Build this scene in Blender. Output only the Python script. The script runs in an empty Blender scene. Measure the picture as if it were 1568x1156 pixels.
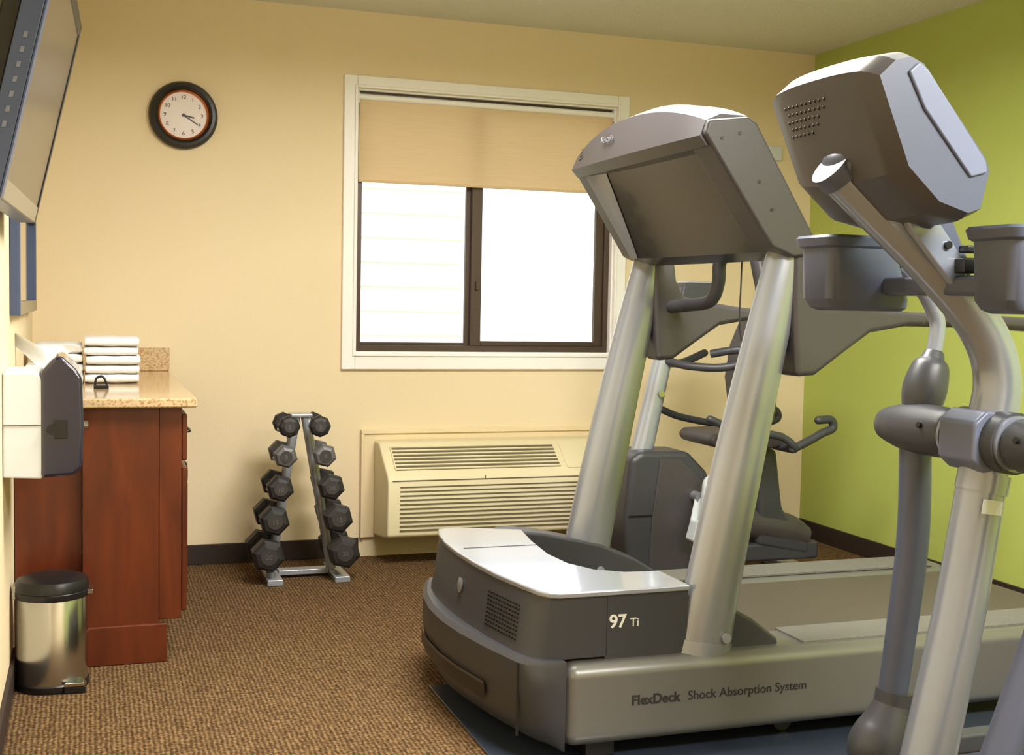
import bpy, bmesh, math, random
from mathutils import Vector, Matrix
random.seed(3)
try:
    bpy.context.scene.view_settings.view_transform='Standard'
except Exception: pass
COL=bpy.context.collection
def lin(c): 
    c=c/255.0
    return c/12.92 if c<=.04045 else ((c+.055)/1.055)**2.4
def rgb(r,g,b): return (lin(r),lin(g),lin(b),1)
# ---------------------------------------------------------------- materials
def mat(name,col,rough=.5,metal=0,var=.06,scale=8,bump=0,bscale=200,spec=.5,coat=0,emis=None,estr=0,alpha=1,trans=0,crough=.08):
    m=bpy.data.materials.new(name);m.use_nodes=True;nt=m.node_tree;b=nt.nodes["Principled BSDF"]
    tc=nt.nodes.new("ShaderNodeTexCoord");n=nt.nodes.new("ShaderNodeTexNoise");n.inputs["Scale"].default_value=scale;n.inputs["Detail"].default_value=4
    nt.links.new(tc.outputs["Object"],n.inputs["Vector"])
    r=nt.nodes.new("ShaderNodeValToRGB")
    c=col
    r.color_ramp.elements[0].color=(c[0]*(1-var),c[1]*(1-var),c[2]*(1-var),1)
    r.color_ramp.elements[1].color=(min(1,c[0]*(1+var)),min(1,c[1]*(1+var)),min(1,c[2]*(1+var)),1)
    nt.links.new(n.outputs["Fac"],r.inputs["Fac"]);nt.links.new(r.outputs["Color"],b.inputs["Base Color"])
    b.inputs["Roughness"].default_value=rough;b.inputs["Metallic"].default_value=metal
    b.inputs["Specular IOR Level"].default_value=spec;b.inputs["Coat Weight"].default_value=coat;b.inputs["Coat Roughness"].default_value=crough
    b.inputs["Transmission Weight"].default_value=trans
    if bump:
        n2=nt.nodes.new("ShaderNodeTexNoise");n2.inputs["Scale"].default_value=bscale;n2.inputs["Detail"].default_value=3
        nt.links.new(tc.outputs["Object"],n2.inputs["Vector"])
        bp=nt.nodes.new("ShaderNodeBump");bp.inputs["Strength"].default_value=bump;bp.inputs["Distance"].default_value=.01
        nt.links.new(n2.outputs["Fac"],bp.inputs["Height"]);nt.links.new(bp.outputs["Normal"],b.inputs["Normal"])
    return m
M={}
M['wall']=mat("cream_paint",rgb(234,216,180),.75,var=.015,scale=2,bump=.12,bscale=160,spec=.25)
M['green']=mat("green_paint",rgb(180,193,100),.7,var=.02,scale=2,bump=.12,bscale=160,spec=.25)
M['ceil']=mat("popcorn_ceiling",rgb(234,232,224),.9,var=.05,scale=90,bump=.8,bscale=110,spec=.1)
M['white']=mat("white_trim_paint",rgb(245,243,240),.45,var=.01)
M['brownal']=mat("bronze_aluminium",rgb(78,63,54),.4,.3)
M['base']=mat("dark_baseboard",rgb(46,33,27),.6,var=.1)
M['ptac']=mat("almond_plastic",rgb(222,211,174),.5,var=.01)
M['slot']=mat("dark_slot",rgb(102,94,74),.7)
M['plate']=mat("backing_plate_paint",rgb(232,213,174),.5,var=.01)
M['black']=mat("black_plastic",rgb(22,22,24),.35)
M['rubber']=mat("black_rubber",rgb(34,32,32),.55,bump=.1)
M['rubberface']=mat("grey_rubber_face",rgb(54,51,50),.5)
M['hexgrey']=mat("grey_hex_iron",rgb(106,106,108),.5,.4)
M['silver']=mat("silver_paint",(.30,.32,.36,1),.30,.45,var=.02,coat=.8,crough=.16)
M['silverb']=mat("cool_silver_paint",(.27,.30,.37,1),.30,.4,var=.02,coat=.8,crough=.16)
M['silver2']=mat("light_silver_panel_glare",(.37,.40,.46,1),.22,.35,var=.01,coat=.6)
M['rail']=mat("champagne_rail",(.185,.18,.168,1),.38,.35,var=.02,coat=.3,crough=.25)
M['dgrey']=mat("charcoal_plastic",rgb(60,61,66),.40,var=.03,bump=.05,bscale=500)
M['taupe']=mat("taupe_plastic",rgb(69,66,68),.36,var=.03,bump=.05,bscale=500)
M['gloss']=mat("taupe_glossy_panel",rgb(48,46,48),.25,var=.02,coat=.35)
M['bgrey']=mat("slate_plastic",rgb(74,80,100),.38,var=.03)
M['bgrey2']=mat("light_slate_plastic",rgb(104,112,136),.32,var=.03)
M['belt']=mat("treadmill_belt",rgb(82,75,62),.7,var=.08,scale=300,bump=.2)
M['tread']=mat("footrail_grip",rgb(112,110,102),.7,var=.2,scale=250,bump=.5)
M['chrome']=mat("brushed_steel",(.52,.52,.52,1),.2,1,var=.04)
M['matmat']=mat("vinyl_floor_mat",rgb(60,68,84),.16,var=.03,coat=.7)
M['towel']=mat("terry_towel",rgb(242,241,240),.95,var=.03,scale=60,bump=.5,bscale=400,spec=.1)
M['paper']=mat("tissue_paper",rgb(247,247,246),.9,var=.01)
M['wplast']=mat("white_plastic",rgb(212,219,226),.4,var=.01)
M['lgrey']=mat("grey_marking",rgb(110,118,135),.4,var=.01)
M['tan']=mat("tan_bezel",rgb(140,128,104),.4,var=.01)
M['smoke']=mat("smoked_navy_plastic",rgb(26,28,52),.12,var=.05,coat=.8)
M['copper']=mat("copper_ring",rgb(200,110,60),.3,.6)
M['face']=mat("clock_face",rgb(236,226,224),.4,var=.01)
M['tvs']=mat("tv_bezel_blue_grey",rgb(66,78,108),.35)
M['screen']=mat("tv_screen",rgb(82,72,58),.24,coat=0,spec=1)
M['mirror']=mat("mirror_glass",(.8,.8,.8,1),.05,1,var=0)
M['skin']=mat("seat_vinyl",rgb(68,63,66),.5)
M['ink']=mat("dark_print",rgb(46,44,44),.5)
M['wink']=mat("white_print",rgb(235,235,230),.5)
M['siding']=mat("white_siding",rgb(240,237,228),.8,var=.01)
M['ground']=mat("pale_ground",rgb(176,190,160),.9,var=.2,scale=2)
def carpet():
    m=bpy.data.materials.new("brown_loop_carpet");m.use_nodes=True;nt=m.node_tree;b=nt.nodes["Principled BSDF"];N=nt.nodes.new;L=nt.links.new
    tc=N("ShaderNodeTexCoord");mp=N("ShaderNodeMapping");mp.inputs["Scale"].default_value=(1,1.0,1);L(tc.outputs["Object"],mp.inputs[0])
    v=N("ShaderNodeTexVoronoi");v.inputs["Scale"].default_value=130;L(mp.outputs[0],v.inputs["Vector"])
    n=N("ShaderNodeTexNoise");n.inputs["Scale"].default_value=75;n.inputs["Detail"].default_value=5;L(mp.outputs[0],n.inputs["Vector"])
    w=N("ShaderNodeTexWave");w.inputs["Scale"].default_value=24;w.bands_direction='X';w.inputs["Distortion"].default_value=3;w.inputs["Detail"].default_value=2;L(mp.outputs[0],w.inputs["Vector"])
    r=N("ShaderNodeValToRGB");e=r.color_ramp.elements;e[0].position=.3;e[0].color=rgb(62,46,30);e[1].position=.7;e[1].color=rgb(132,106,72)
    k=e.new(.5);k.color=rgb(95,73,47)
    mx=N("ShaderNodeMix");mx.data_type='FLOAT';mx.inputs[0].default_value=.3
    L(n.outputs["Fac"],mx.inputs[2]);L(w.outputs["Fac"],mx.inputs[3])
    mx2=N("ShaderNodeMix");mx2.data_type='FLOAT';mx2.inputs[0].default_value=.25;L(mx.outputs[0],mx2.inputs[2]);
    sep=N("ShaderNodeSeparateColor");L(v.outputs["Color"],sep.inputs[0]);L(sep.outputs[0],mx2.inputs[3])
    L(mx2.outputs[0],r.inputs[0]);L(r.outputs[0],b.inputs["Base Color"]);b.inputs["Roughness"].default_value=.95;b.inputs["Specular IOR Level"].default_value=.1
    bp=N("ShaderNodeBump");bp.inputs["Strength"].default_value=.5;bp.inputs["Distance"].default_value=.004;L(v.outputs["Distance"],bp.inputs["Height"]);L(bp.outputs[0],b.inputs["Normal"])
    return m
M['carpet']=carpet()
def wood():
    m=bpy.data.materials.new("cherry_wood");m.use_nodes=True;nt=m.node_tree;b=nt.nodes["Principled BSDF"];N=nt.nodes.new;L=nt.links.new
    tc=N("ShaderNodeTexCoord");mp=N("ShaderNodeMapping");mp.inputs["Scale"].default_value=(6,6,1.3);L(tc.outputs["Object"],mp.inputs[0])
    n=N("ShaderNodeTexNoise");n.inputs["Scale"].default_value=2.4;n.inputs["Detail"].default_value=5;n.inputs["Distortion"].default_value=.6;L(mp.outputs[0],n.inputs["Vector"])
    r=N("ShaderNodeValToRGB");e=r.color_ramp.elements;e[0].position=.25;e[0].color=rgb(74,30,14);e[1].position=.75;e[1].color=rgb(110,50,25)
    L(n.outputs[0],r.inputs[0]);L(r.outputs[0],b.inputs["Base Color"]);b.inputs["Roughness"].default_value=.3
    return m
M['wood']=wood()
def granite():
    m=bpy.data.materials.new("beige_granite");m.use_nodes=True;nt=m.node_tree;b=nt.nodes["Principled BSDF"];N=nt.nodes.new;L=nt.links.new
    tc=N("ShaderNodeTexCoord");v=N("ShaderNodeTexVoronoi");v.inputs["Scale"].default_value=190;L(tc.outputs["Object"],v.inputs["Vector"])
    sep=N("ShaderNodeSeparateColor");L(v.outputs["Color"],sep.inputs[0])
    r=N("ShaderNodeValToRGB");e=r.color_ramp.elements;e[0].color=rgb(164,130,92);e[1].position=.5;e[1].color=rgb(206,180,140)
    L(sep.outputs[0],r.inputs[0]);L(r.outputs[0],b.inputs["Base Color"]);b.inputs["Roughness"].default_value=.1
    return m
M['granite']=granite()
def shade():
    m=bpy.data.materials.new("roller_shade_fabric");m.use_nodes=True;nt=m.node_tree;b=nt.nodes["Principled BSDF"];N=nt.nodes.new;L=nt.links.new
    tc=N("ShaderNodeTexCoord");mp=N("ShaderNodeMapping");mp.inputs["Scale"].default_value=(2,2,40);L(tc.outputs["Object"],mp.inputs[0])
    n=N("ShaderNodeTexNoise");n.inputs["Scale"].default_value=3;n.inputs["Detail"].default_value=3;L(mp.outputs[0],n.inputs["Vector"])
    r=N("ShaderNodeValToRGB");e=r.color_ramp.elements;e[0].color=rgb(220,192,150);e[1].color=rgb(232,206,166);L(n.outputs[0],r.inputs[0])
    L(r.outputs[0],b.inputs["Base Color"]);b.inputs["Roughness"].default_value=.9
    t=N("ShaderNodeBsdfTranslucent");L(r.outputs[0],t.inputs[0]);ms=N("ShaderNodeMixShader");ms.inputs[0].default_value=.13
    L(b.outputs[0],ms.inputs[1]);L(t.outputs[0],ms.inputs[2]);L(ms.outputs[0],nt.nodes["Material Output"].inputs[0])
    return m
M['shade']=shade()
def glass():
    m=bpy.data.materials.new("window_glass");m.use_nodes=True;nt=m.node_tree;nt.nodes.remove(nt.nodes["Principled BSDF"]);N=nt.nodes.new;L=nt.links.new
    t=N("ShaderNodeBsdfTransparent");g=N("ShaderNodeBsdfGlossy");g.inputs["Roughness"].default_value=.02;f=N("ShaderNodeFresnel");f.inputs[0].default_value=1.3
    ms=N("ShaderNodeMixShader");L(f.outputs[0],ms.inputs[0]);L(t.outputs[0],ms.inputs[1]);L(g.outputs[0],ms.inputs[2]);L(ms.outputs[0],nt.nodes["Material Output"].inputs[0]);return m
M['glass']=glass()
# ---------------------------------------------------------------- mesh helpers
def empty(name):
    o=bpy.data.objects.new(name,None);o.empty_display_size=.1;COL.objects.link(o);return o
def fin(name,bm,mt,parent=None,bevel=0,smooth=False,seg=2,recalc=True):
    if recalc: bmesh.ops.recalc_face_normals(bm,faces=bm.faces[:])
    me=bpy.data.meshes.new(name);
    if smooth or bevel:
        for f in bm.faces:f.smooth=True
    bm.to_mesh(me);bm.free()
    for k in (mt if isinstance(mt,(list,tuple)) else [mt]): me.materials.append(M[k])
    o=bpy.data.objects.new(name,me);COL.objects.link(o)
    if parent:o.parent=parent
    if bevel:
        b=o.modifiers.new("bevel","BEVEL");b.width=bevel;b.segments=seg;b.limit_method='ANGLE';b.angle_limit=math.radians(30);b.harden_normals=True
    return o
def addbox(bm,x0,x1,y0,y1,z0,z1):
    v=[bm.verts.new(p) for p in [(x0,y0,z0),(x1,y0,z0),(x1,y1,z0),(x0,y1,z0),(x0,y0,z1),(x1,y0,z1),(x1,y1,z1),(x0,y1,z1)]]
    for f in [(0,3,2,1),(4,5,6,7),(0,1,5,4),(1,2,6,5),(2,3,7,6),(3,0,4,7)]: bm.faces.new([v[i] for i in f])
    return v
def boxes(name,L,mt,parent=None,bevel=0):
    bm=bmesh.new()
    for b in L: addbox(bm,*b)
    return fin(name,bm,mt,parent,bevel)
def obox(name,c,s,mt,parent=None,bevel=0,rot=(0,0,0)):
    from mathutils import Euler
    bm=bmesh.new();addbox(bm,-s[0]/2,s[0]/2,-s[1]/2,s[1]/2,-s[2]/2,s[2]/2)
    R=Euler([math.radians(a) for a in rot]).to_matrix().to_4x4();R.translation=Vector(c);bmesh.ops.transform(bm,matrix=R,verts=bm.verts[:])
    return fin(name,bm,mt,parent,bevel)
def prism(name,prof,a0,a1,mt,parent=None,axis='y',bevel=0,seg=3):
    bm=bmesh.new()
    def pt(u,v,a): return {'y':(u,a,v),'x':(a,u,v),'z':(u,v,a)}[axis]
    A=[bm.verts.new(pt(u,v,a0)) for u,v in prof];B=[bm.verts.new(pt(u,v,a1)) for u,v in prof]
    bm.faces.new(A);bm.faces.new(B[::-1]);n=len(prof)
    for i in range(n): bm.faces.new([A[i],A[(i+1)%n],B[(i+1)%n],B[i]])
    return fin(name,bm,mt,parent,bevel,seg=seg)
def smoothpts(P,k=6):
    P=[Vector(p) for p in P]
    if len(P)<3: return P
    Q=[2*P[0]-P[1]]+P+[2*P[-1]-P[-2]];out=[]
    for i in range(1,len(Q)-2):
        for j in range(k):
            t=j/k;a,b,c,d=Q[i-1:i+3]
            out.append(.5*((2*b)+(c-a)*t+(2*a-5*b+4*c-d)*t*t+(3*b-a-3*c+d)*t**3))
    out.append(P[-1]);return out
def tube(name,pts,rad,mt,parent=None,n=20,ref=None,k=6,capmat=None,dome=False):
    """pts (x,y,z); rad float or list of float/(ra,rb)"""
    m=len(pts)
    if not isinstance(rad,list): rad=[rad]*m
    rad=[(r,r) if not isinstance(r,tuple) else r for r in rad]
    if m>=3:
        ext=[(p[0],p[1],p[2]) for p in pts];S=smoothpts(ext,k);RR=smoothpts([(r[0],r[1],0) for r in rad],k)
    else: S=[Vector(p) for p in pts];RR=[Vector((r[0],r[1],0)) for r in rad]
    bm=bmesh.new();rings=[];B=None
    for i,p in enumerate(S):
        T=(S[min(i+1,len(S)-1)]-S[max(i-1,0)]).normalized()
        if ref: Bv=Vector(ref)
        elif B is None: Bv=Vector((0,1,0)) if abs(T.y)<.9 else Vector((0,0,1))
        else: Bv=B
        B=(Bv-T*Bv.dot(T)).normalized();Nn=T.cross(B)
        rings.append([bm.verts.new(p+Nn*math.cos(2*math.pi*j/n)*RR[i].x+B*math.sin(2*math.pi*j/n)*RR[i].y) for j in range(n)])
    for a,b in zip(rings,rings[1:]):
        for j in range(n): bm.faces.new([a[j],a[(j+1)%n],b[(j+1)%n],b[j]])
    for f in bm.faces:f.smooth=True
    for rg,s,e in ((rings[0],S[0]-S[1],0),(rings[-1],S[-1]-S[-2],-1)):
        if dome:
            prev=rg;c=S[e];d=s.normalized();R=min(RR[e].x,RR[e].y)
            for q in (30,60):
                ca,sa=math.cos(math.radians(q)),math.sin(math.radians(q))
                nr=[bm.verts.new(c+(v.co-c)*ca+d*R*sa) for v in rg]
                for j in range(n): bm.faces.new([prev[j],prev[(j+1)%n],nr[(j+1)%n],nr[j]]).smooth=True
                prev=nr
            tip=bm.verts.new(c+d*R)
            for j in range(n): bm.faces.new([prev[j],prev[(j+1)%n],tip]).smooth=True
        else:
            f=bm.faces.new(rg);f.smooth=False
            for ed in f.edges: ed.smooth=False
            if capmat: f.material_index=1
    return fin(name,bm,[mt]+([capmat] if capmat else []),parent)
def lathe(name,prof,c,axis,mt,parent=None,n=40,flat=False,mi=None):
    """prof list (r,h) along axis"""
    bm=bmesh.new();rings=[]
    ax=Vector(axis).normalized();u=ax.orthogonal().normalized();w=ax.cross(u);c=Vector(c)
    for r,h in prof: rings.append([bm.verts.new(c+ax*h+(u*math.cos(2*math.pi*j/n)+w*math.sin(2*math.pi*j/n))*max(r,1e-5)) for j in range(n)])
    for i,(a,b) in enumerate(zip(rings,rings[1:])):
        for j in range(n):
            f=bm.faces.new([a[j],a[(j+1)%n],b[(j+1)%n],b[j]]);f.smooth=not flat
            if mi:f.material_index=mi[i]
    for rg in (rings[0],rings[-1]):
        f=bm.faces.new(rg)
    o=fin(name,bm,mt,parent)
    if not flat:
        b=o.modifiers.new("e","EDGE_SPLIT");b.split_angle=math.radians(35)
    return o
def loft(name,rings,mt,parent=None,closed=True,bevel=0,smooth=True,mi=None,split=35):
    bm=bmesh.new();R=[[bm.verts.new(p) for p in r] for r in rings];n=len(rings[0])
    for a,b in zip(R,R[1:]):
        for j in range(n if closed else n-1):
            f=bm.faces.new([a[j],a[(j+1)%n],b[(j+1)%n],b[j]])
            if mi: f.material_index=mi[j]
    if closed: bm.faces.new(R[0]);bm.faces.new(R[-1])
    o=fin(name,bm,mt,parent,bevel,smooth)
    if smooth and not bevel:
        b=o.modifiers.new("e","EDGE_SPLIT");b.split_angle=math.radians(split)
    return o
def text(name,s,loc,size,mt,parent,rot=(90,0,0),ext=.0008,bold=False,align='LEFT'):
    c=bpy.data.curves.new(name,"FONT");c.body=s;c.size=size;c.extrude=ext;c.align_x=align
    if bold:c.offset=size*.02
    c.materials.append(M[mt]);o=bpy.data.objects.new(name,c);COL.objects.link(o);o.location=loc;o.rotation_euler=[math.radians(a) for a in rot];o.parent=parent;return o
# ---------------------------------------------------------------- room shell
RX=3.685;YF=-6.3;H=2.44
WX0,WX1,WZ0,WZ1=1.347,2.602,.925,2.102
boxes("floor",[(-.1,RX+.1,YF-.1,.12,-.1,0)],'carpet')
boxes("ceiling",[(-.1,RX+.1,YF-.1,.12,H,H+.1)],'ceil')
boxes("wall_left",[(-.1,0,YF,.12,0,H)],'wall')
boxes("wall_right",[(RX,RX+.1,YF,.12,0,H)],'green')
boxes("wall_front",[(0,RX,YF-.1,YF,0,H)],'wall')
boxes("wall_back",[(0,WX0,0,.12,0,H),(WX1,RX,0,.12,0,H),(WX0,WX1,0,.12,0,WZ0),(WX0,WX1,0,.12,WZ1,H)],'wall')
boxes("baseboard_back",[(.56,1.375,-.012,0,0,.088),(2.7,RX-.012,-.012,0,0,.088)],'base',bevel=.003)
boxes("baseboard_right",[(RX-.012,RX,YF,-.012,0,.088)],'base',bevel=.003)
boxes("baseboard_left",[(0,.012,YF,-1.46,0,.088)],'base',bevel=.003)
# window
W=empty("window_1")
cw=.06
boxes("casing",[(WX0-cw,WX0,-.02,0,WZ0-.072,WZ1+.055),(WX1,WX1+cw,-.02,0,WZ0-.072,WZ1+.055),(WX0,WX1,-.02,0,WZ1,WZ1+.055),(WX0,WX1,-.02,0,WZ0-.072,WZ0)],'white',W,bevel=.004)
boxes("casing_inner_bead",[(WX0-.012,WX0,-.028,-.02,WZ0-.012,WZ1+.012),(WX1,WX1+.012,-.028,-.02,WZ0-.012,WZ1+.012),(WX0,WX1,-.028,-.02,WZ1,WZ1+.012),(WX0,WX1,-.028,-.02,WZ0-.012,WZ0)],'white',W,bevel=.003)
boxes("jamb_lining",[(WX0,WX0+.008,0,.12,WZ0,WZ1),(WX1-.008,WX1,0,.12,WZ0,WZ1),(WX0+.008,WX1-.008,0,.12,WZ0,WZ0+.008),(WX0+.008,WX1-.008,0,.12,WZ1-.008,WZ1)],'white',W)
fx0,fx1,fz0,fz1=WX0+.008,WX1-.008,WZ0+.008,WZ1-.008
boxes("outer_frame",[(fx0,fx0+.025,.03,.11,fz0,fz1),(fx1-.025,fx1,.03,.11,fz0,fz1),(fx0+.025,fx1-.025,.03,.11,fz0,fz0+.028),(fx0+.025,fx1-.025,.03,.11,fz1-.03,fz1)],'brownal',W,bevel=.002)
boxes("sliding_sash",[(1.905,1.955,.045,.07,fz0+.028,fz1-.03),(fx1-.065,fx1-.025,.045,.07,fz0+.028,fz1-.03),(1.955,fx1-.065,.045,.07,fz0+.028,fz0+.05),(1.955,fx1-.065,.045,.07,fz1-.06,fz1-.03)],'brownal',W,bevel=.002)
boxes("fixed_sash",[(1.885,1.91,.075,.10,fz0+.028,fz1-.03),(fx0+.025,fx0+.035,.075,.1,fz0+.028,fz1-.03),(fx0+.035,1.885,.075,.1,fz0+.028,fz0+.04)],'brownal',W,bevel=.002)
boxes("glass_panes",[(1.955,fx1-.065,.056,.059,fz0+.05,fz1-.06),(fx0+.035,1.885,.086,.089,fz0+.04,fz1-.03)],'glass',W)
boxes("sash_latch",[(1.925,1.94,.03,.045,1.22,1.26)],'brownal',W,bevel=.002)
B=empty("roller_shade")
bm=bmesh.new();n=40;pr=None
for i in range(n+1):
    x=WX0+.014+(WX1-WX0-.028)*i/n
    col=[bm.verts.new((x,.016+.003*math.sin(i*.9)*(1-j/6)+.002*math.sin(i*.35+j),1.70+(2.06-1.70)*j/6)) for j in range(7)]
    if pr:
        for j in range(6): bm.faces.new([pr[j],col[j],col[j+1],pr[j+1]])
    pr=col
fin("fabric",bm,'shade',B,smooth=True)
tube("roller_tube",[(WX0+.012,.016,2.068),(WX1-.012,.016,2.068)],.014,'white',B)
boxes("bottom_bar",[(WX0+.014,WX1-.014,.011,.021,1.692,1.704)],'shade',B,bevel=.002)
boxes("end_brackets",[(WX0+.0085,WX0+.012,.0,.03,2.04,2.09),(WX1-.012,WX1-.0085,.0,.03,2.04,2.09)],'white',B)
# exterior
bm=bmesh.new()
for i in range(24):
    z=-.1+i*.17
    v=[bm.verts.new(p) for p in [(-3,2.988,z),(2.75,2.988,z),(2.75,3.0,z+.17),(-3,3.0,z+.17)]];bm.faces.new(v)
    v=[bm.verts.new(p) for p in [(-3,2.988,z),(2.75,2.988,z),(2.75,3.0,z),(-3,3.0,z)]];bm.faces.new(v)
fin("exterior_siding",bm,'siding')
boxes("exterior_ground",[(-6,12,.13,14,-.2,-.1)],'ground')
# ---------------------------------------------------------------- wall AC
A=empty("wall_air_conditioner")
boxes("backing_plate",[(1.38,2.62,-.018,-.001,.088,.582)],'plate',A,bevel=.004)
boxes("plate_trim",[(1.38,2.62,-.028,-.018,.562,.582),(1.38,1.395,-.028,-.018,.09,.562)],'plate',A,bevel=.003)
ax0,ax1=1.44,2.51
prism("housing",[(-.019,.10),(-.26,.125),(-.295,.14),(-.30,.375),(-.285,.405),(-.11,.532),(-.019,.536)],ax0,ax1,'ptac',A,axis='x',bevel=.012)
bm=bmesh.new()
for i in range(11):
    z=.165+i*.019; addbox(bm,ax0+.055,ax1-.05,-.3022,-.298,z,z+.005)
fin("front_louvre_slots",bm,'slot',A)
boxes("front_panel_seam",[(ax0+.02,ax1-.02,-.3015,-.298,.384,.387),(ax0+.44,ax0+.443,-.302,-.298,.387,.40)],'slot',A)
sl=Vector((0,.175,.127)).normalized();nr=Vector((0,-.127,.175)).normalized()
ang=math.degrees(math.atan2(.127,.175))
gc=Vector((0,-.1975,.4685))
obox("top_grille_recess",(ax0+.43,gc.y+nr.y*.001,gc.z+nr.z*.001),(.77,.15,.004),'slot',A,rot=(ang,0,0))
for i in range(7):
    q=gc+sl*(-.07+i*.0233)+nr*.005
    obox("grille_bar_%d"%i,(ax0+.43,q.y,q.z),(.77,.008,.006),'ptac',A,rot=(ang,0,0))
for i in range(2):
    q=gc+nr*.004;obox("grille_rib_%d"%i,(ax0+.045+i*.77,q.y,q.z),(.006,.15,.006),'ptac',A,rot=(ang,0,0))
q=gc+nr*.002;obox("control_door",(ax0+.945,q.y,q.z),(.2,.17,.006),'ptac',A,rot=(ang,0,0),bevel=.002)
# ---------------------------------------------------------------- clock
K=empty("wall_clock");cc=(.60,0,1.93)
lathe("frame",[(.139,.0),(.1425,.012),(.140,.028),(.130,.040),(.118,.042),(.108,.036),(.104,.024),(.104,.012)],cc,(0,-1,0),'black',K,n=64)
lathe("copper_ring",[(.106,.018),(.106,.030),(.102,.034),(.097,.030),(.096,.016)],cc,(0,-1,0),'copper',K,n=64)
lathe("face",[(.098,.012),(.098,.020),(0.0,.0205)],cc,(0,-1,0),'face',K,n=64)
for h in range(1,13):
    a=math.radians(90-30*h);text("numeral_%d"%h,str(h),(cc[0]+.076*math.cos(a),-.0215,cc[2]+.076*math.sin(a)-.008),.023,'ink',K,align='CENTER',ext=.0004)
def hand(nm,ang,l,w):
    a=math.radians(90-ang);obox(nm,(cc[0]+math.cos(a)*l*.42,-.024,cc[2]+math.sin(a)*l*.42),(l,.0015,w),'black',K,rot=(0,-math.degrees(a),0))
hand("hour_hand",102,.05,.005);hand("minute_hand",122,.075,.0035)
lathe("hub",[(.006,.02),(.006,.028),(0,.028)],cc,(0,-1,0),'black',K,n=20)
# ---------------------------------------------------------------- dumbbells + rack
RK=empty("dumbbell_rack");DB=RK
zs=[.645,.525,.395,.265,.125];rs=[.045,.049,.056,.062,.068];hl=[.05,.055,.065,.08,.09]
xl=[.99,.975,.953,.93,.905];xr=[1.115,1.135,1.162,1.19,1.215]
for side,xs in (('l',xl),('r',xr)):
    for i in range(5):
        x,z,r,h=xs[i],zs[i],rs[i],hl[i];mt='hexgrey' if i==1 else 'rubber'
        y0=-.47-.01*i;tot=h*2+.11
        prof=[(r*.55,0),(r*.82,.004),(r,.014),(r,h-.012),(r*.8,h)]
        lathe("%s%d_front_head"%(side,i),prof,(x,y0,z),(0,1,0),mt,DB,n=6 if i!=0 else 8,flat=True)
        lathe("%s%d_rear_head"%(side,i),[(a,tot-b) for a,b in prof],(x,y0,z),(0,1,0),mt,DB,n=6 if i!=0 else 8,flat=True)
        tube("%s%d_handle"%(side,i),[(x,y0+h-.005,z),(x,y0+h+.055,z),(x,y0+tot-h+.005,z)],[.012,.016,.012],'chrome',DB,n=14)
        lathe("%s%d_end_disc"%(side,i),[(r*.5,-.002),(r*.5,.003)],(x,y0,z),(0,1,0),'rubberface',DB,n=24)
        text("%s%d_mark"%(side,i),str([5,8,10,15,20][i]),(x,y0-.0025,z-.01),.026,'hexgrey',DB,align='CENTER',ext=.0003)
        boxes("cradle_%s%d"%(side,i),[(x-r*.7,x+r*.7,y0+h+.012,y0+h+.024,z-.028,z-.0165),(x-r*.7,x+r*.7,y0+tot-h-.024,y0+tot-h-.012,z-.028,z-.0165)],'silver',RK,bevel=.002)
for s,(xa,xb) in (('l',(1.035,.935)),('r',(1.075,1.19))):
    tube("upright_"+s,[(xa,-.345,.68),(xb,-.345,.03)],[(.018,.014)]*2,'silver2',RK,ref=(0,1,0),n=16)
    tube("upright_rear_"+s,[(xa,-.315,.68),(xb,-.315,.03)],[(.018,.014)]*2,'silver2',RK,ref=(0,1,0),n=16)
boxes("feet",[(.90,.965,-.50,-.20,0,.028),(1.175,1.24,-.50,-.20,0,.028)],'silver2',RK,bevel=.006)
boxes("cross_bar",[(.965,1.175,-.36,-.30,.012,.034)],'silver2',RK,bevel=.004)
boxes("top_cap",[(1.01,1.10,-.37,-.29,.675,.69)],'silver2',RK,bevel=.005)
# ---------------------------------------------------------------- vanity cabinet
CB=empty("vanity_cabinet")
YE=-1.42
boxes("carcass",[(.002,.20,YE+.03,-.002,.0,.815),(.20,.43,YE,-.002,.06,.815),(.43,.50,YE+.012,-.002,.13,.815)],'wood',CB,bevel=.003)
boxes("plinth",[(.17,.455,YE-.018,YE-.001,0,.125),(.38,.43,YE,-.002,0,.06)],'wood',CB,bevel=.004)
ys=[(YE+.03,-1.0),(-.985,-.52),(-.505,-.03)]
boxes("drawer_fronts",[(.501,.519,a,b,.64,.79) for a,b in ys],'wood',CB,bevel=.005)
boxes("door_fronts",[(.501,.519,a,b,.15,.62) for a,b in ys],'wood',CB,bevel=.005)
boxes("door_panels",[(.519,.525,a+.06,b-.06,.21,.56) for a,b in ys],'wood',CB,bevel=.004)
for i,(a,b) in enumerate(ys):
    tube("pull_%d"%i,[(.52,a+.18,.715),(.54,a+.19,.715),(.54,a+.27,.715),(.52,a+.28,.715)],.005,'black',CB,n=10)
    tube("door_pull_%d"%i,[(.52,b-.03,.50),(.54,b-.03,.51),(.54,b-.03,.58),(.52,b-.03,.59)],.005,'black',CB,n=10)
boxes("countertop",[(.002,.545,YE-.035,-.002,.816,.846)],'granite',CB,bevel=.006)
boxes("backsplash",[(.022,.545,-.022,-.002,.846,.945),(.002,.022,YE-.03,-.002,.846,.87)],'granite',CB,bevel=.004)
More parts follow.
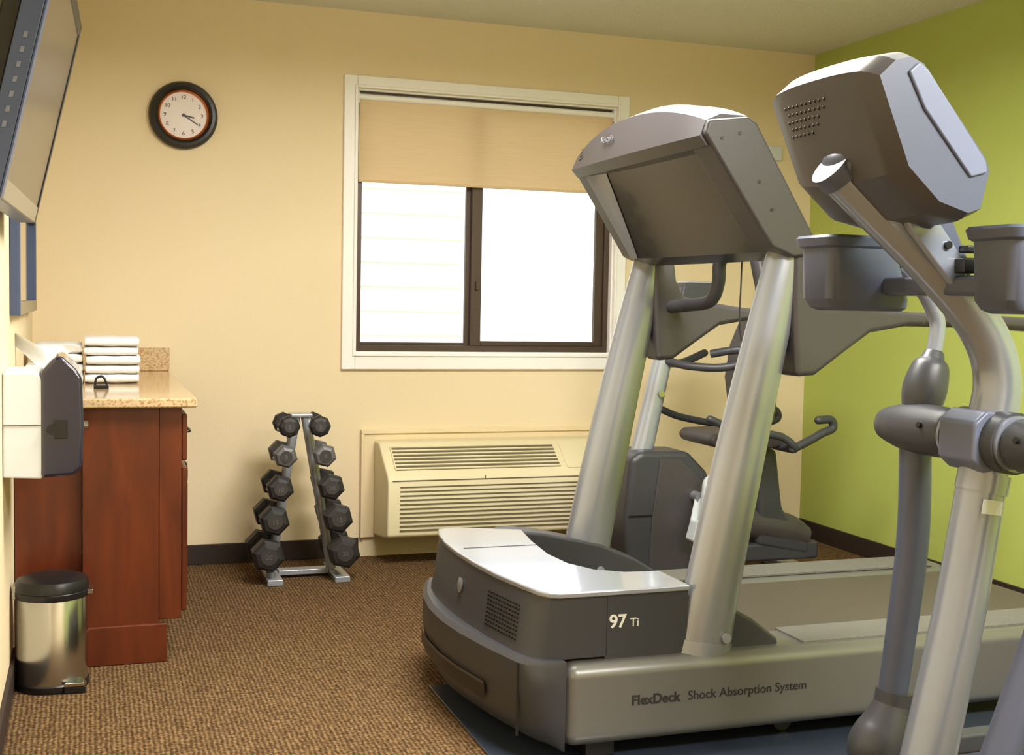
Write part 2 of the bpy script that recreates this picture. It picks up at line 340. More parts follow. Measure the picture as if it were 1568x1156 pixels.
# towels
def towels(nm,x0,x1,y0,y1,z,nl,t):
    E=empty(nm)
    for i in range(nl):
        j=random.uniform(-.006,.006);k=random.uniform(-.006,.006)
        nx=10;rings=[]
        for a in range(nx+1):
            x=x0+j+(x1-x0)*a/nx;e=1-(abs(a/nx-.5)*2)**8*.18
            h=t*(1.06+.05*math.sin(a*1.3+i*2))*e
            pts=[];zz=z+i*t
            cs=14
            for q in range(cs):
                an=2*math.pi*q/cs;cy=math.cos(an);sz=math.sin(an)
                yy=(y0+y1)/2+k+(y1-y0)/2*(abs(cy)**.35)*(1 if cy>0 else -1)
                zc=zz+t/2+h/2*(abs(sz)**.5)*(1 if sz>0 else -1)*.98
                pts.append((x,yy,zc))
            rings.append(pts)
        loft("folded_towel_%d"%i,rings,'towel',E,split=70)
towels("towel_stack",.21,.395,-.80,-.50,.848,5,.033)
towels("towel_stack",.035,.195,-.78,-.48,.848,4,.035)
TB=empty("tissue_box")
boxes("box",[(.03,.15,-1.36,-1.13,.8465,.94)],'wplast',TB,bevel=.004)
bm=bmesh.new();pr=None
for i in range(17):
    t=i/16;row=[]
    for j in range(16):
        s=j/15
        x=.09+(s-.5)*.19*(.3+t*1.0)-.01*t;y=-1.245+.035*math.sin(s*8+t*2)*t-.03*t*t;z=.939+.10*t*(1-.55*s*t)+.012*math.sin(s*9)*t
        row.append(bm.verts.new((x,y,z)))
    if pr:
        for j in range(15): bm.faces.new([pr[j],pr[j+1],row[j+1],row[j]])
    pr=row
fin("tissue",bm,'paper',TB,smooth=True)
RM=empty("black_cord_clip")
boxes("base",[(.235,.285,-1.03,-.97,.847,.857)],'black',RM,bevel=.003)
tube("loop",[(.24,-1.0,.857),(.245,-1.0,.88),(.265,-1.0,.885),(.28,-1.0,.858)],.004,'black',RM,n=10)
# ---------------------------------------------------------------- dispenser
D=empty("paper_towel_dispenser")
prism("white_housing",[(.001,.67),(.10,.665),(.105,.70),(.105,.93),(.09,.955),(.001,.955)],-1.90,-1.62,'wplast',D,bevel=.006)
boxes("housing_seam",[(.001,.1055,-1.902,-1.9,.81,.813)],'slot',D)
prism("smoked_cover",[(.096,.668),(.18,.672),(.202,.69),(.207,.80),(.203,.94),(.186,.965),(.150,1.0),(.13,.995),(.096,.955)],-1.905,-1.615,'smoke',D,bevel=.012)
tube("side_lock",[(.125,-1.904,.80),(.125,-1.912,.80)],.014,'black',D,n=20)
boxes("side_latch",[(.13,.165,-1.9095,-1.904,.775,.825)],'black',D,bevel=.002)
tube("knob",[(.204,-1.80,.80),(.218,-1.80,.80)],.012,'chrome',D,n=16)
# ---------------------------------------------------------------- trash can
T=empty("step_trash_can");tc=(.116,-1.585,0)
lathe("body",[(.094,.012),(.101,.02),(.102,.275),(.099,.28)],tc,(0,0,1),'chrome',T,n=48)
lathe("bottom_ring",[(.103,0),(.1045,.01),(.1045,.02),(.101,.024)],tc,(0,0,1),'black',T,n=48)
lathe("top_ring",[(.104,.272),(.106,.278),(.106,.290),(.102,.294)],tc,(0,0,1),'black',T,n=48)
lathe("lid",[(.105,.293),(.104,.312),(.098,.324),(.07,.334),(.03,.338),(0,.339)],tc,(0,0,1),'black',T,n=48)
boxes("hinge",[(.005,.02,-1.61,-1.56,.27,.31),(.214,.232,-1.62,-1.56,.276,.290)],'chrome',T,bevel=.003)
prism("pedal",[(.15,-1.70),(.205,-1.70),(.212,-1.68),(.20,-1.64),(.16,-1.67)],.022,.034,'chrome',T,axis='z',bevel=.003)
boxes("pedal_foot",[(.15,.21,-1.695,-1.655,.001,.021)],'black',T,bevel=.003)
# ---------------------------------------------------------------- TV
TV=empty("wall_mounted_tv")
def tvpt(y,z,off): # plane leaning out towards the top
    x=.052+(z-1.37)*.225+(y+2.75)*.03-off; return (x,y,z)
def tvslab(nm,y0,y1,z0,z1,o0,o1,mt,bev=0):
    bm=bmesh.new();v=[bm.verts.new(tvpt(y,z,o)) for y,z,o in [(y0,z0,o0),(y1,z0,o0),(y1,z1,o0),(y0,z1,o0),(y0,z0,o1),(y1,z0,o1),(y1,z1,o1),(y0,z1,o1)]]
    for f in [(0,1,2,3),(7,6,5,4),(0,4,5,1),(1,5,6,2),(2,6,7,3),(3,7,4,0)]: bm.faces.new([v[i] for i in f])
    return fin(nm,bm,mt,TV,bev)
tvslab("bezel_body",-2.75,-1.80,1.36,1.90,0.0,.045,'tvs',.004)
tvslab("screen",-2.71,-1.84,1.40,1.87,-.001,.0,'screen')
tvslab("bezel_edge_far",-1.83,-1.80,1.36,1.90,-.004,.0,'black',.001)
tvslab("bezel_edge_near",-2.75,-2.71,1.36,1.90,-.004,.0,'tvs',.001)
tvslab("bezel_edge_top",-2.71,-1.84,1.87,1.90,-.004,.0,'black',.001)
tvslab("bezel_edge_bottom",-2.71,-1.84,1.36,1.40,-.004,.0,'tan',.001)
tvslab("rear_housing",-2.72,-1.85,1.56,1.88,.045,.085,'black',.006)
for i in range(7): tvslab("side_button_%d"%i,-2.752,-2.749,1.50+i*.03,1.512+i*.03,.018,.026,'lgrey')
boxes("wall_bracket",[(.001,.03,-2.4,-2.1,1.60,1.85)],'black',TV)
MF=empty("framed_mirror")
boxes("frame",[(.001,.03,-1.55,-1.52,1.10,1.46),(.001,.03,-.40,-.37,1.10,1.46),(.001,.03,-1.52,-.40,1.43,1.46)],'tvs',MF,bevel=.003)
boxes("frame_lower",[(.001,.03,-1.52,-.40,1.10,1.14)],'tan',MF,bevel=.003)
boxes("glass",[(.001,.012,-1.52,-.40,1.14,1.43)],'mirror',MF)
# ---------------------------------------------------------------- treadmill
TM=empty("treadmill")
YN,YR=-2.64,-1.66
def plan(name,outl,levels,mt,parent,split=40):
    rings=[[(x+dx*w,y+dyy*(1 if y<-2.15 else -1)*w,z) for x,y,w in outl] for z,dx,dyy in levels]
    return loft(name,rings,mt,parent,split=split)
low=[(1.345,YN,0),(1.305,YN+.004,.5),(1.265,YN+.03,1),(1.24,YN+.075,1),(1.205,-2.42,1),(1.178,-2.27,1),(1.165,-2.13,1),(1.168,-1.98,1),(1.188,-1.84,1),(1.215,-1.74,1),(1.25,YR+.02,1),(1.30,YR,.5),(1.345,YR,0)]
plan("front_bumper",low,[(.045,.07,.02),(.07,.03,.01),(.12,.008,0),(.20,0,0),(.262,.0,0),(.275,.012,.006)],'dgrey',TM)
def slot(nm,pts,z0,z1,mt,off=.003):
    bm=bmesh.new();a=[bm.verts.new((x-off,y,z0)) for x,y in pts];b=[bm.verts.new((x-off,y,z1)) for x,y in pts]
    for i in range(len(pts)-1): bm.faces.new([a[i],a[i+1],b[i+1],b[i]])
    return fin(nm,bm,mt,TM,smooth=True)
slot("bumper_slot",[(1.205,-2.42),(1.178,-2.27),(1.165,-2.13),(1.168,-1.98),(1.188,-1.84)],.125,.165,'black')
slot("bumper_slot_lip",[(1.205,-2.42),(1.178,-2.27),(1.165,-2.13),(1.168,-1.98),(1.188,-1.84)],.165,.173,'taupe',off=.006)
boxes("end_cap_seam",[(1.2395,1.2445,-2.572,-2.567,.075,.262)],'black',TM)
hood=[(1.47,-2.60,0),(1.34,-2.60,0),(1.305,-2.595,.6),(1.28,-2.57,1),(1.262,-2.52,1),(1.235,-2.36,1),(1.22,-2.2,1),(1.215,-2.05,1),(1.22,-1.9,1),(1.235,-1.79,1),(1.255,-1.72,1),(1.29,-1.69,.6),(1.33,-1.685,0),(1.47,-1.685,0)]
plan("motor_hood",hood,[(.27,-.01,0),(.30,0,0),(.40,.012,0),(.428,.02,0)],'dgrey',TM)
boxes("hood_near_lobe",[(1.465,1.70,-2.60,-2.43,.255,.428)],'dgrey',TM,bevel=.004)
lid=[(1.70,-2.61),(1.335,-2.61),(1.31,-2.60),(1.292,-2.57),(1.276,-2.5),(1.25,-2.36),(1.235,-2.2),(1.23,-2.05),(1.235,-1.9),(1.25,-1.79),(1.272,-1.70),(1.33,-1.685),(1.53,-1.77),(1.50,-1.95),(1.48,-2.15),(1.49,-2.28),(1.53,-2.37),(1.60,-2.42),(1.70,-2.43)]
prism("silver_lid",lid,.428,.443,'silver2',TM,axis='z',bevel=.005)
boxes("lid_seam",[(1.262,1.49,-2.02,-2.016,.4432,.4442)],'dgrey',TM)
prism("belt_shroud",[(1.46,.427),(1.50,.427),(1.56,.36),(1.72,.275),(1.72,.24),(1.46,.24)],-2.43,-1.78,'dgrey',TM,bevel=.01)
prism("far_fairing",[(1.46,.25),(2.04,.235),(2.04,.262),(1.93,.33),(1.80,.385),(1.60,.43),(1.50,.442),(1.46,.44)],-1.79,-1.685,'dgrey',TM,bevel=.01)
prism("near_fairing",[(1.70,.25),(1.98,.25),(1.98,.275),(1.90,.335),(1.78,.40),(1.70,.42)],-2.59,-2.47,'dgrey',TM,bevel=.01)
bm=bmesh.new()
for a in range(12):
    for b_ in range(9):
        y=-2.50+a*.015;z=.30+b_*.011
        x=1.2585+(-.027)*((y+2.52)/.16)+(z-.30)*.12
        addbox(bm,x-.001,x+.006,y,y+.007,z,z+.003)
fin("hood_vent",bm,'black',TM)
lathe("hood_badge",[(.020,0),(.022,.004),(.017,.006),(0,.007)],(1.224,-2.12,.36),(-1,0,.1),'silver',TM,n=24)
railp=[(1.346,.05),(3.10,.05),(3.16,.08),(3.18,.16),(3.16,.23),(3.10,.262),(1.346,.262)]
prism("near_side_rail",railp,YN,-2.44,'rail',TM,bevel=.035,seg=6)
prism("far_side_rail",railp,-1.86,YR,'rail',TM,bevel=.035,seg=6)
boxes("near_foot_grip",[(2.05,3.06,-2.60,-2.455,.258,.268)],'tread',TM,bevel=.003)
boxes("far_foot_grip",[(2.0,3.06,-1.845,-1.70,.258,.268)],'tread',TM,bevel=.003)
boxes("deck_frame",[(1.30,3.08,-2.44,-1.86,.10,.215)],'black',TM)
boxes("running_belt",[(1.60,3.12,-2.425,-1.875,.216,.25)],'belt',TM,bevel=.012)
boxes("front_feet",[(1.42,1.50,-2.60,-2.52,.008,.06),(1.42,1.50,-1.78,-1.70,.008,.06),(2.95,3.03,-2.60,-2.52,.008,.06),(2.95,3.03,-1.78,-1.70,.008,.06)],'black',TM,bevel=.005)
tube("transport_wheel",[(2.02,-2.56,.038),(2.02,-2.52,.038)],.029,'black',TM)
text("side_number","97",(1.475,-2.6015,.343),.048,'wink',TM,bold=True)
text("side_letters","Ti",(1.533,-2.6015,.343),.032,'wink',TM)
text("rail_text_bold","FlexDeck",(1.525,YN-.001,.150),.036,'ink',TM,bold=True)
text("rail_text","Shock Absorption System",(1.685,YN-.001,.150),.034,'ink',TM)
for y,nm in ((-2.57,'near'),(-1.73,'far')):
    tube("post_"+nm,[(1.755,y,.245),(1.79,y,.45),(1.85,y,.75),(1.915,y,1.05),(1.985,y,1.345)],[(.082,.055),(.078,.053),(.072,.050),(.064,.046),(.054,.042)],'silver',TM,n=40,ref=(0,1,0))
    tube("post_collar_"+nm,[(1.755,y,.243),(1.762,y,.285)],[(.086,.059),(.084,.057)],'silver',TM,n=40,ref=(0,1,0))
    k_=.02 if nm=='far' else 0
    y0_,y1_=(y-.065,y+.045) if nm=='near' else (y-.045,y+.04)
    prism("console_arm_"+nm,[(1.895,1.325),(1.86+k_*.3,1.37),(1.69+k_,1.605),(1.70+k_,1.64),(1.815+k_,1.655),(1.84+k_,1.64),(2.035,1.335),(2.03,1.31),(1.96,1.30)],y0_,y1_,'taupe',TM,bevel=.008)
    prism("handrail_bracket_"+nm,[(1.99,.985),(2.05,.99),(2.13,1.045),(2.22,1.105),(2.34,1.125),(2.40,1.125),(2.40,1.158),(2.28,1.168),(2.16,1.185),(2.08,1.20),(2.055,1.25),(2.045,1.32),(1.97,1.33),(1.975,1.18)],y-.05,y+.05,'taupe',TM,bevel=.022,seg=4)
    tube("handrail_"+nm,[(2.36,y,1.143),(2.6,y,1.14),(2.84,y,1.13)],[(.02,.028)]*3,'taupe',TM,ref=(0,1,0),dome=True)
    for (sx,sz) in ((1.74,1.595),(1.79,1.61),(1.89,1.42),(1.85,1.49)):
        if nm=='near': tube("screw",[(sx,y0_+.002,sz),(sx,y0_-.0015,sz)],.005,'black',TM,n=12)
    tube("post_screw_"+nm,[(1.80,y-.053,.30),(1.80,y-.062,.30)],.013,'silver2',TM,n=16)
# visor / console head
rings=[];n=18
for i in range(n+1):
    s=-1+2*i/n;y=-2.16+.46*s;a=.072*(1-abs(s)**2.2);sk=.01*(s+1)
    rings.append([(p_[0]+sk,y,p_[1]) for p_ in [(1.705,1.575),(1.683-.01*(1-s*s),1.60),(1.70-.02*(1-s*s),1.640+a*.9),(1.74,1.658+a),(1.815,1.658+a),(1.845,1.635+a*.9),(1.845,1.575)]])
loft("visor",rings,['taupe','silver2'],TM,mi=[0,0,1,1,0,0,0],split=25)
rings=[];tr=[]
for i in range(17):
    t=i/16;y=-1.765-(2.545-1.765)*t;sk=.02*(1-t)
    off=.006+.05*(1-math.exp(-t*5))
    rings.append([(1.695+off+sk,y,1.585),(1.790+off+sk*.5,y,1.455),(1.888+off,y,1.318),(1.96+off*.6,y,1.297),(2.0,y,1.31),(1.83+sk,y,1.585)])
loft("rear_panel",rings,'gloss',TM,split=30)
# silver strip painting the bright reflection on the panel's curved far side, tapering downwards
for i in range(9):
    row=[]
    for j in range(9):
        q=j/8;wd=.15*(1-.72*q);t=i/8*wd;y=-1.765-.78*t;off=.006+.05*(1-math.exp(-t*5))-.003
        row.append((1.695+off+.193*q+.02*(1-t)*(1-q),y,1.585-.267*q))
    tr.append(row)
loft("panel_painted_glare",tr,'silver2',TM,closed=False,split=60)
bm=bmesh.new()
for r_ in range(4):
    for c_ in range(28):
        y=-1.76-c_*.008;s=(y+2.16)/.46;a=.072*(1-abs(s)**2.2);z=1.615+r_*.011+a*.45
        x=1.683-.01*(1-s*s)+(z-1.60)*.3-.002+.01*(s+1)
        addbox(bm,x,x+.01,y,y+.004,z,z+.004)
fin("visor_perforation",bm,'black',TM)
text("visor_label","lifestyle",(1.682,-1.98,1.650),.030,'hexgrey',TM,rot=(80,0,-90))
obox("display_screen",(1.945,-2.15,1.48),(.006,.5,.24),'screen',TM,rot=(0,-30,0))
tube("ergo_bar",[(2.02,-1.73,1.16),(2.06,-1.85,1.17),(2.07,-1.98,1.185),(2.075,-2.02,1.24),(2.07,-2.04,1.31),(2.10,-2.08,1.345),(2.14,-2.15,1.35),(2.10,-2.22,1.345),(2.07,-2.26,1.31),(2.075,-2.28,1.24),(2.07,-2.32,1.185),(2.06,-2.45,1.17),(2.02,-2.57,1.16)],.021,'dgrey',TM,n=18)
tube("ergo_stem",[(1.98,-2.15,1.33),(2.14,-2.15,1.35)],.018,'dgrey',TM)
tube("headphone_cord",[(2.10,-2.12,1.34),(2.11,-2.10,1.25),(2.10,-2.12,1.10),(2.12,-2.14,.98),(2.14,-2.16,1.0),(2.14,-2.14,1.2),(2.15,-2.17,1.33)],.0025,'black',TM,n=8,k=8)
tube("headphone_loop",[(2.09,-2.1,1.345),(2.06,-2.12,1.37),(2.10,-2.18,1.385),(2.15,-2.18,1.36),(2.12,-2.12,1.335)],.0025,'black',TM,n=8,k=8)
FM=boxes("treadmill_floor_mat",[(1.19,3.30,-2.95,-1.91,.0005,.007)],'matmat',bevel=.002)
# ---------------------------------------------------------------- recumbent exercise bike
BK=empty("recumbent_exercise_bike");yb=-.80
prism("drive_shroud",[(2.30,.10),(2.33,.05),(2.70,.05),(2.78,.12),(2.74,.32),(2.66,.48),(2.57,.565),(2.36,.57),(2.31,.54),(2.29,.30)],yb-.10,yb+.10,'dgrey',BK,bevel=.025,seg=4)
prism("shroud_side_panel",[(2.40,.07),(2.68,.07),(2.74,.14),(2.70,.32),(2.62,.46),(2.53,.535),(2.44,.535),(2.41,.30)],yb-.107,yb-.099,'taupe',BK,bevel=.004)
boxes("shroud_seam",[(2.305,2.42,yb-.1035,yb-.100,.30,.306)],'black',BK)
tube("console_post",[(2.40,yb,.54),(2.44,yb,.72),(2.49,yb,.95),(2.55,yb,1.20)],[(.05,.03),(.046,.028),(.042,.026),(.030,.022)],'silver2',BK,ref=(0,1,0),n=24)
tube("post_bolt",[(2.47,yb-.03,.80),(2.47,yb-.04,.80)],.014,'chrome',BK,n=16)
prism("console",[(2.50,1.20),(2.60,1.18),(2.68,1.24),(2.66,1.262),(2.54,1.262),(2.51,1.25)],yb-.13,yb+.13,'dgrey',BK,bevel=.01)
obox("console_cap",(2.60,yb,1.265),(.11,.22,.008),'silver2',BK,bevel=.003)
tube("front_handlebar",[(2.49,yb,.94),(2.56,yb-.10,.92),(2.68,yb-.19,.92),(2.80,yb-.22,.96),(2.81,yb-.20,.985),(2.74,yb-.17,.99),(2.66,yb-.10,.97)],.017,'dgrey',BK)
tube("front_handlebar_far",[(2.49,yb,.94),(2.56,yb+.10,.92),(2.68,yb+.19,.92),(2.80,yb+.22,.96)],.017,'dgrey',BK,dome=True)
boxes("main_beam",[(2.60,3.25,yb-.045,yb+.045,.07,.15)],'dgrey',BK,bevel=.015)
tube("beam_cover",[(2.70,yb,.30),(2.9,yb,.24),(3.1,yb,.20),(3.2,yb,.16)],[(.09,.06),(.07,.06),(.07,.06),(.05,.05)],'taupe',BK,ref=(0,1,0))
boxes("front_foot",[(2.34,2.42,yb-.26,yb+.26,0,.05)],'dgrey',BK,bevel=.015)
boxes("rear_foot",[(3.12,3.20,yb-.24,yb+.24,0,.05)],'silver2',BK,bevel=.015)
prism("seat_pillar",[(2.94,.14),(3.20,.09),(3.20,.13),(3.06,.30),(3.02,.56),(2.92,.56),(2.94,.34)],yb-.05,yb+.05,'dgrey',BK,bevel=.02)
prism("seat_cushion",[(2.64,.615),(2.66,.585),(2.90,.57),(3.00,.58),(3.02,.61),(3.00,.64),(2.86,.645),(2.66,.64)],yb-.15,yb+.15,'skin',BK,bevel=.02,seg=4)
prism("seat_back",[(2.90,.66),(2.96,.68),(2.97,.85),(3.0,1.08),(2.97,1.13),(2.92,1.12),(2.87,1.0),(2.85,.86),(2.87,.74)],yb-.14,yb+.14,'skin',BK,bevel=.025,seg=4)
for s in (-1,1):
    k_=.22
    tube("side_handle_%s"%('near' if s<0 else 'far'),[(2.98,yb+s*.10,.58),(3.0,yb+s*k_,.58),(2.94,yb+s*k_,.63),(2.80,yb+s*k_,.655),(2.68,yb+s*k_,.68),(2.60,yb+s*k_,.71)],.016,'dgrey',BK,dome=True)
    tube("rear_handle_%s"%('near' if s<0 else 'far'),[(2.99,yb+s*k_,.58),(3.08,yb+s*k_,.62),(3.13,yb+s*k_,.645),(3.18,yb+s*k_,.665),(3.17,yb+s*k_,.70),(3.11,yb+s*k_,.70)],.018,'dgrey',BK,dome=True)
tube("crank_axle",[(2.60,yb-.16,.38),(2.60,yb+.16,.38)],.022,'silver',BK)
tube("crank_near",[(2.60,yb-.15,.38),(2.575,yb-.155,.27)],[(.02,.01)]*2,'wplast',BK,ref=(0,1,0))
tube("crank_far",[(2.60,yb+.15,.38),(2.625,yb+.155,.50)],[(.02,.01)]*2,'wplast',BK,ref=(0,1,0))
obox("pedal_near",(2.56,yb-.20,.25),(.04,.08,.09),'wplast',BK,bevel=.012,rot=(0,15,0))
obox("pedal_far",(2.66,yb+.20,.51),(.10,.09,.03),'wplast',BK,bevel=.008)
tube("pedal_strap",[(2.56,yb-.17,.20),(2.59,yb-.19,.30),(2.60,yb-.19,.40),(2.62,yb-.18,.46),(2.70,yb-.18,.48),(2.80,yb-.17,.46)],[(.004,.02),(.006,.02),(.008,.02),(.008,.02),(.008,.02),(.004,.02)],'wplast',BK,ref=(0,1,0))
# ---------------------------------------------------------------- elliptical trainer
EL=empty("elliptical_trainer");ye=-3.33
tube("upper_mast",[(1.605,ye,1.45),(1.70,ye,1.375),(1.83,ye,1.275),(1.94,ye,1.18),(2.005,ye,1.10),(2.03,ye,1.02),(2.02,ye,.93)],[.042,.042,.043,.045,.047,.049,.052],'silverb',EL,n=40,ref=(0,1,0),capmat='bgrey')
tube("mast_top_collar",[(1.603,ye,1.4515),(1.63,ye,1.43)],.0455,'bgrey',EL,n=40,ref=(0,1,0))
tube("lower_mast",[(2.02,ye,.95),(2.0,ye,.80),(1.96,ye,.55),(1.915,ye,.33),(1.87,ye,.12)],[.050,.051,.053,.055,.057],'silverb',EL,n=40,ref=(0,1,0))
tube("mast_collar",[(2.008,ye,.83),(2.0,ye,.79)],.0545,'silverb',EL,n=40,ref=(0,1,0))
obox("mast_label",(1.985,ye-.0535,.765),(.05,.002,.03),'wplast',EL,rot=(0,8,0))
cw_=.185;sx_=-.02
rings=[]
for i in range(21):
    s=-1+2*i/20;y=ye+cw_*s;b_=(1-abs(s)**3);u=1-max(0,abs(s)-.85)/.15*.06
    base=[(1.590-.012*b_+sx_,1.600+.012*b_),(1.625-.008*b_+sx_,1.632+.012*b_),(1.660+sx_,1.642+.012*b_),(1.685+sx_*.7,1.63+.01*b_),(1.828,1.455),(1.838,1.43),(1.82,1.355),(1.79,1.345-.01*b_),(1.73-.01*b_+sx_*.5,1.365-.02*b_),(1.665-.02*b_+sx_,1.43-.015*b_)]
    rings.append([(1.71+(x-1.71)*u,y,1.49+(z-1.49)*u) for x,z in base])
loft("console_shell",rings,['bgrey','silver2','taupe'],EL,mi=[2,1,0,0,0,0,2,2,2,2],split=28)
prism("console_near_trim",[(1.638,1.605),(1.660,1.624),(1.68,1.612),(1.818,1.452),(1.822,1.43),(1.785,1.42),(1.675,1.54)],ye-cw_-.006,ye-cw_+.002,'bgrey2',EL,bevel=.004)
tube("console_neck",[(1.645,ye,1.455),(1.71,ye,1.405),(1.79,ye,1.355)],[(.045,.075),(.05,.085),(.04,.08)],'bgrey',EL,ref=(0,1,0),n=28,dome=True)
prism("neck_bracket",[(1.72,1.40),(1.80,1.37),(1.86,1.30),(1.90,1.25),(1.86,1.22),(1.75,1.33)],ye-.06,ye-.042,'silverb',EL,bevel=.005)
prism("neck_bracket_rear",[(1.76,1.38),(1.86,1.38),(1.93,1.25),(1.90,1.20),(1.82,1.28)],ye-.035,ye+.035,'bgrey',EL,bevel=.008)
for i,(a,b) in enumerate(((1.79,1.352),(1.84,1.30),(1.87,1.255))): tube("bracket_bolt_%d"%i,[(a,ye-.060,b),(a,ye-.067,b)],.008,'black',EL,n=12)
boxes("adjuster_block",[(1.86,1.93,ye-.09,ye-.05,1.245,1.275),(1.87,1.92,ye-.085,ye-.055,1.285,1.30)],'black',EL,bevel=.004)
bm=bmesh.new()
for r_ in range(5):
    for c_ in range(10-r_):
        y=ye+.125-c_*.016-(r_%2)*.008;z=1.575-r_*.014;b_=1-abs((y-ye)/cw_)**3
        t=(1.600+.012*b_-z)/(.17+.027*b_);x=1.590-.012*b_+t*(.075-.008*b_)+sx_
        bmesh.ops.create_uvsphere(bm,u_segments=8,v_segments=6,radius=.0035,matrix=Matrix.Translation((x+.0005,y,z)))
fin("speaker_holes",bm,'black',EL,smooth=True)
for s,nm,tx0,tx1 in ((1,'far',1.725,1.90),(-1,'near',1.80,2.0)):
    yt=ye+s*.235
    rings=[]
    for z,gx,gy in ((1.165,-.03,-.02),(1.172,-.015,-.01),(1.19,-.004,-.004),(1.30,0,0),(1.305,.008,.006),(1.322,.012,.01),(1.328,.008,.006),(1.324,-.004,-.004),(1.22,-.02,-.02)):
        sh=.05*max(0,(1.30-z))/.13 if nm=='far' else 0
        x0,x1,y0,y1=tx0-gx,tx1+gx*.5+sh,yt-.065-gy,yt+.065+gy;c=.025
        P=[]
        for (cx,cy,a0) in ((x1-c,y1-c,0),(x0+c,y1-c,90),(x0+c,y0+c,180),(x1-c,y0+c,270)):
            for q in range(0,91,18): P.append((cx+c*math.cos(math.radians(a0+q)),cy+c*math.sin(math.radians(a0+q)),z))
        rings.append(P)
    loft("cup_tray_"+nm,rings,'bgrey',EL,split=30)
boxes("tray_bridge",[(1.86,1.93,ye-.18,ye+.18,1.20,1.24)],'bgrey',EL,bevel=.01)
tube("pivot_axle",[(2.01,ye-.34,.90),(2.01,ye+.34,.90)],.030,'dgrey',EL)
tube("pivot_hub",[(2.01,ye-.085,.90),(2.01,ye+.075,.90)],.064,'dgrey',EL,n=36)
prism("pivot_clamp_plate",[(1.935,.86),(1.965,.835),(2.0,.84),(2.0,.96),(1.965,.965),(1.935,.94)],ye-.05,ye+.065,'bgrey2',EL,bevel=.008)
for s,nm in ((1,'far'),(-1,'near')):
    ya=ye+s*.25
    tube("pivot_cap_"+nm,[(2.01,ye+s*.09,.90),(2.01,ye+s*.12,.90),(2.01,ya,.90),(2.01,ya+s*.07,.90)],[.046,.056,.056,.044],'dgrey',EL,n=30,dome=True)
    tube("pivot_ring_"+nm,[(2.01,ye+s*.085,.90),(2.01,ye+s*.093,.90)],.058,'silverb',EL,n=36)
    tube("pivot_seam_"+nm,[(2.01,ya-s*.042,.90),(2.01,ya-s*.038,.90)],.0565,'black',EL,n=36)
    tube("pivot_bolt_"+nm,[(1.955,ye+s*.15,.915),(1.949,ye+s*.15,.917)],.007,'black',EL,n=12)
    d=0 if s>0 else -.14
    tube("swing_arm_lower_"+nm,[(2.02,ya,.90),(2.025+d*.3,ya,.65),(2.0+d*.8,ya,.40),(1.975+d*1.2,ya,.20)],[.036,.037,.035,.033],'bgrey',EL,ref=(0,1,0),n=24)
    tube("arm_sleeve_"+nm,[(1.99+d*1.1,ya,.285),(1.985+d*1.13,ya,.255)],.042,'dgrey',EL,ref=(0,1,0),n=28)
    tube("arm_foot_joint_"+nm,[(1.985+d*1.15,ya,.255),(1.97+d*1.2,ya,.20),(1.945+d*1.2,ya,.15),(1.94+d*1.2,ya,.10)],[.042,.06,.066,.05],'dgrey',EL,ref=(0,1,0),n=28,dome=True)
    tube("arm_boot_"+nm,[(2.03,ya,.93),(2.04-d*.2,ya,.985),(2.055-d*.3,ya,1.04),(2.06-d*.35,ya,1.06)],[.04,.05,.042,.026],'dgrey',EL,ref=(0,1,0),n=28,dome=True)
    e=-d*.5
    if nm=='near':
        tube("arm_upper_"+nm,[(2.058+e,ya,1.05),(2.07+e,ya,1.13),(2.05+e,ya,1.18),(2.02+e,ya,1.23),(2.01+e,ya+s*.02,1.32),(2.03+e,ya+s*.02,1.42),(2.05+e,ya+s*.02,1.5)],[.018]*7,'silverb',EL,n=18)
        tube("arm_grip_"+nm,[(2.015+e,ya+s*.02,1.34),(2.03+e,ya+s*.02,1.42),(2.055+e,ya+s*.02,1.52)],.022,'black',EL,n=18,dome=True)
    else:
        tube("arm_upper_"+nm,[(2.058,ya,1.05),(2.07,ya,1.13),(2.05,ya,1.18),(2.01,ya,1.23),(1.98,ya+.03,1.27),(1.93,ya+.05,1.29)],[.018]*6,'silverb',EL,n=18)
        tube("arm_grip_"+nm,[(1.98,ya+.03,1.27),(1.93,ya+.05,1.29),(1.86,ya+.06,1.30)],.02,'black',EL,n=18,dome=True)
    boxes("pedal_beam_"+nm,[(1.98+d*1.2,3.35,ya-.025,ya+.025,.12,.17)],'dgrey',EL,bevel=.01)
    prism("foot_pedal_"+nm,[(2.55,.19),(2.93,.19),(2.95,.24),(2.93,.25),(2.90,.205),(2.58,.205),(2.55,.25)],ya-.075,ya+.075,'dgrey',EL,bevel=.006)
prism("drive_housing",[(2.95,.03),(3.50,.03),(3.55,.10),(3.55,.45),(3.45,.62),(3.25,.66),(3.08,.56),(2.98,.35)],ye-.16,ye+.16,'taupe',EL,bevel=.03,seg=4)
boxes("base_beam",[(1.80,3.40,ye-.06,ye+.06,.03,.11)],'silverb',EL,bevel=.02)
boxes("front_stabilizer",[(1.80,1.95,ye-.33,ye+.33,0,.075)],'dgrey',EL,bevel=.02)
boxes("rear_stabilizer",[(3.32,3.46,ye-.30,ye+.30,0,.06)],'dgrey',EL,bevel=.02)
boxes("wall_alarm_strobe",[(3.43,3.50,-.02,-.001,1.90,1.97)],'wplast',bevel=.003)  # small wall box, meant as a fire alarm strobe
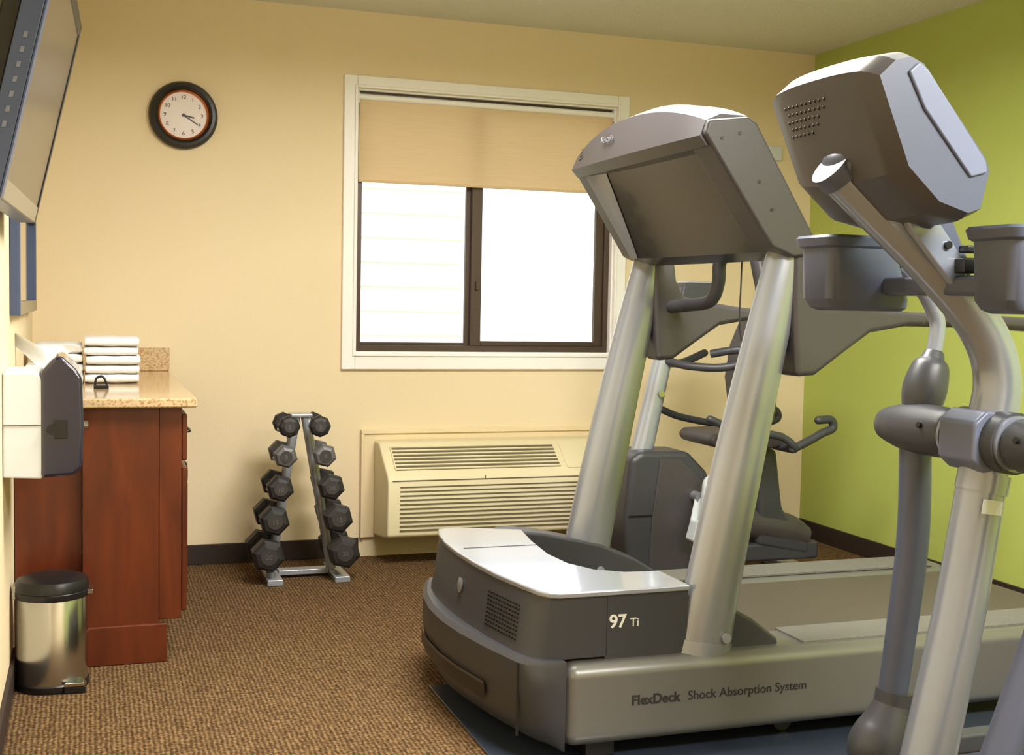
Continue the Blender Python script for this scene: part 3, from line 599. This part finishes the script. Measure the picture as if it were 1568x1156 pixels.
# ---------------------------------------------------------------- lights
def area(name,loc,sx,sy,e,col,rot=(0,0,0)):
    l=bpy.data.lights.new(name,"AREA");l.shape='RECTANGLE';l.size=sx;l.size_y=sy;l.energy=e;l.color=col
    o=bpy.data.objects.new(name,l);o.location=loc;o.rotation_euler=[math.radians(a) for a in rot];COL.objects.link(o);return o
lc=(1,.975,.93)
for i,(x,y) in enumerate(((2.3,-4.7),(1.5,-2.3))):
    Lf=empty("added_ceiling_fixture");zt=H-.16;zb=H-.20  # unseen fixture added around the area lamps, hung low for the uplight
    boxes("housing",[(x-.62,x+.62,y-.32,y-.30,zb,zt),(x-.62,x+.62,y+.30,y+.32,zb,zt),(x-.62,x-.60,y-.30,y+.30,zb,zt),(x+.60,x+.62,y-.30,y+.30,zb,zt)],'white',Lf,bevel=.004)
    boxes("added_hanger_rods",[(x-.5,x-.49,y+a_,y+a_+.01,zt,H-.001) for a_ in (-.31,.30)]+[(x+.49,x+.5,y+a_,y+a_+.01,zt,H-.001) for a_ in (-.31,.30)],'white',Lf)
    a=area("lamp_down",(x,y,zb+.01),1.18,.58,(128,82)[i],lc);a.parent=Lf
    a=area("added_uplight",(x,y,zt-.01),1.18,.58,(26,34)[i],lc,rot=(180,0,0));a.parent=Lf  # added fill lamp, points up to brighten the ceiling
w=bpy.data.worlds.new("World");bpy.context.scene.world=w;w.use_nodes=True
bg=w.node_tree.nodes["Background"];bg.inputs[0].default_value=(.93,.97,1,1);bg.inputs[1].default_value=2.15
s=bpy.data.lights.new("sun","SUN");s.energy=2.5;s.angle=.02;so=bpy.data.objects.new("sun",s);so.rotation_euler=(math.radians(35),0,math.radians(-15));COL.objects.link(so)
# ---------------------------------------------------------------- camera
C=Vector((0.22,-5.43,1.17));p=math.radians(3.54);r=math.radians(1.13);yw=math.radians(19.1)
fh=Vector((math.sin(yw),math.cos(yw),0));R=Vector((math.cos(yw),-math.sin(yw),0));Z=Vector((0,0,1))
F=fh*math.cos(p)-Z*math.sin(p);U=Z*math.cos(p)+fh*math.sin(p)
Rc=R*math.cos(r)+U*math.sin(r);Uc=U*math.cos(r)-R*math.sin(r)
cam=bpy.data.cameras.new("camera");co=bpy.data.objects.new("camera",cam);COL.objects.link(co)
cam.lens=1875/1568*36;cam.clip_start=.05
Mx=Matrix((Rc,Uc,-F)).transposed().to_4x4();Mx.translation=C;co.matrix_world=Mx
bpy.context.scene.camera=co
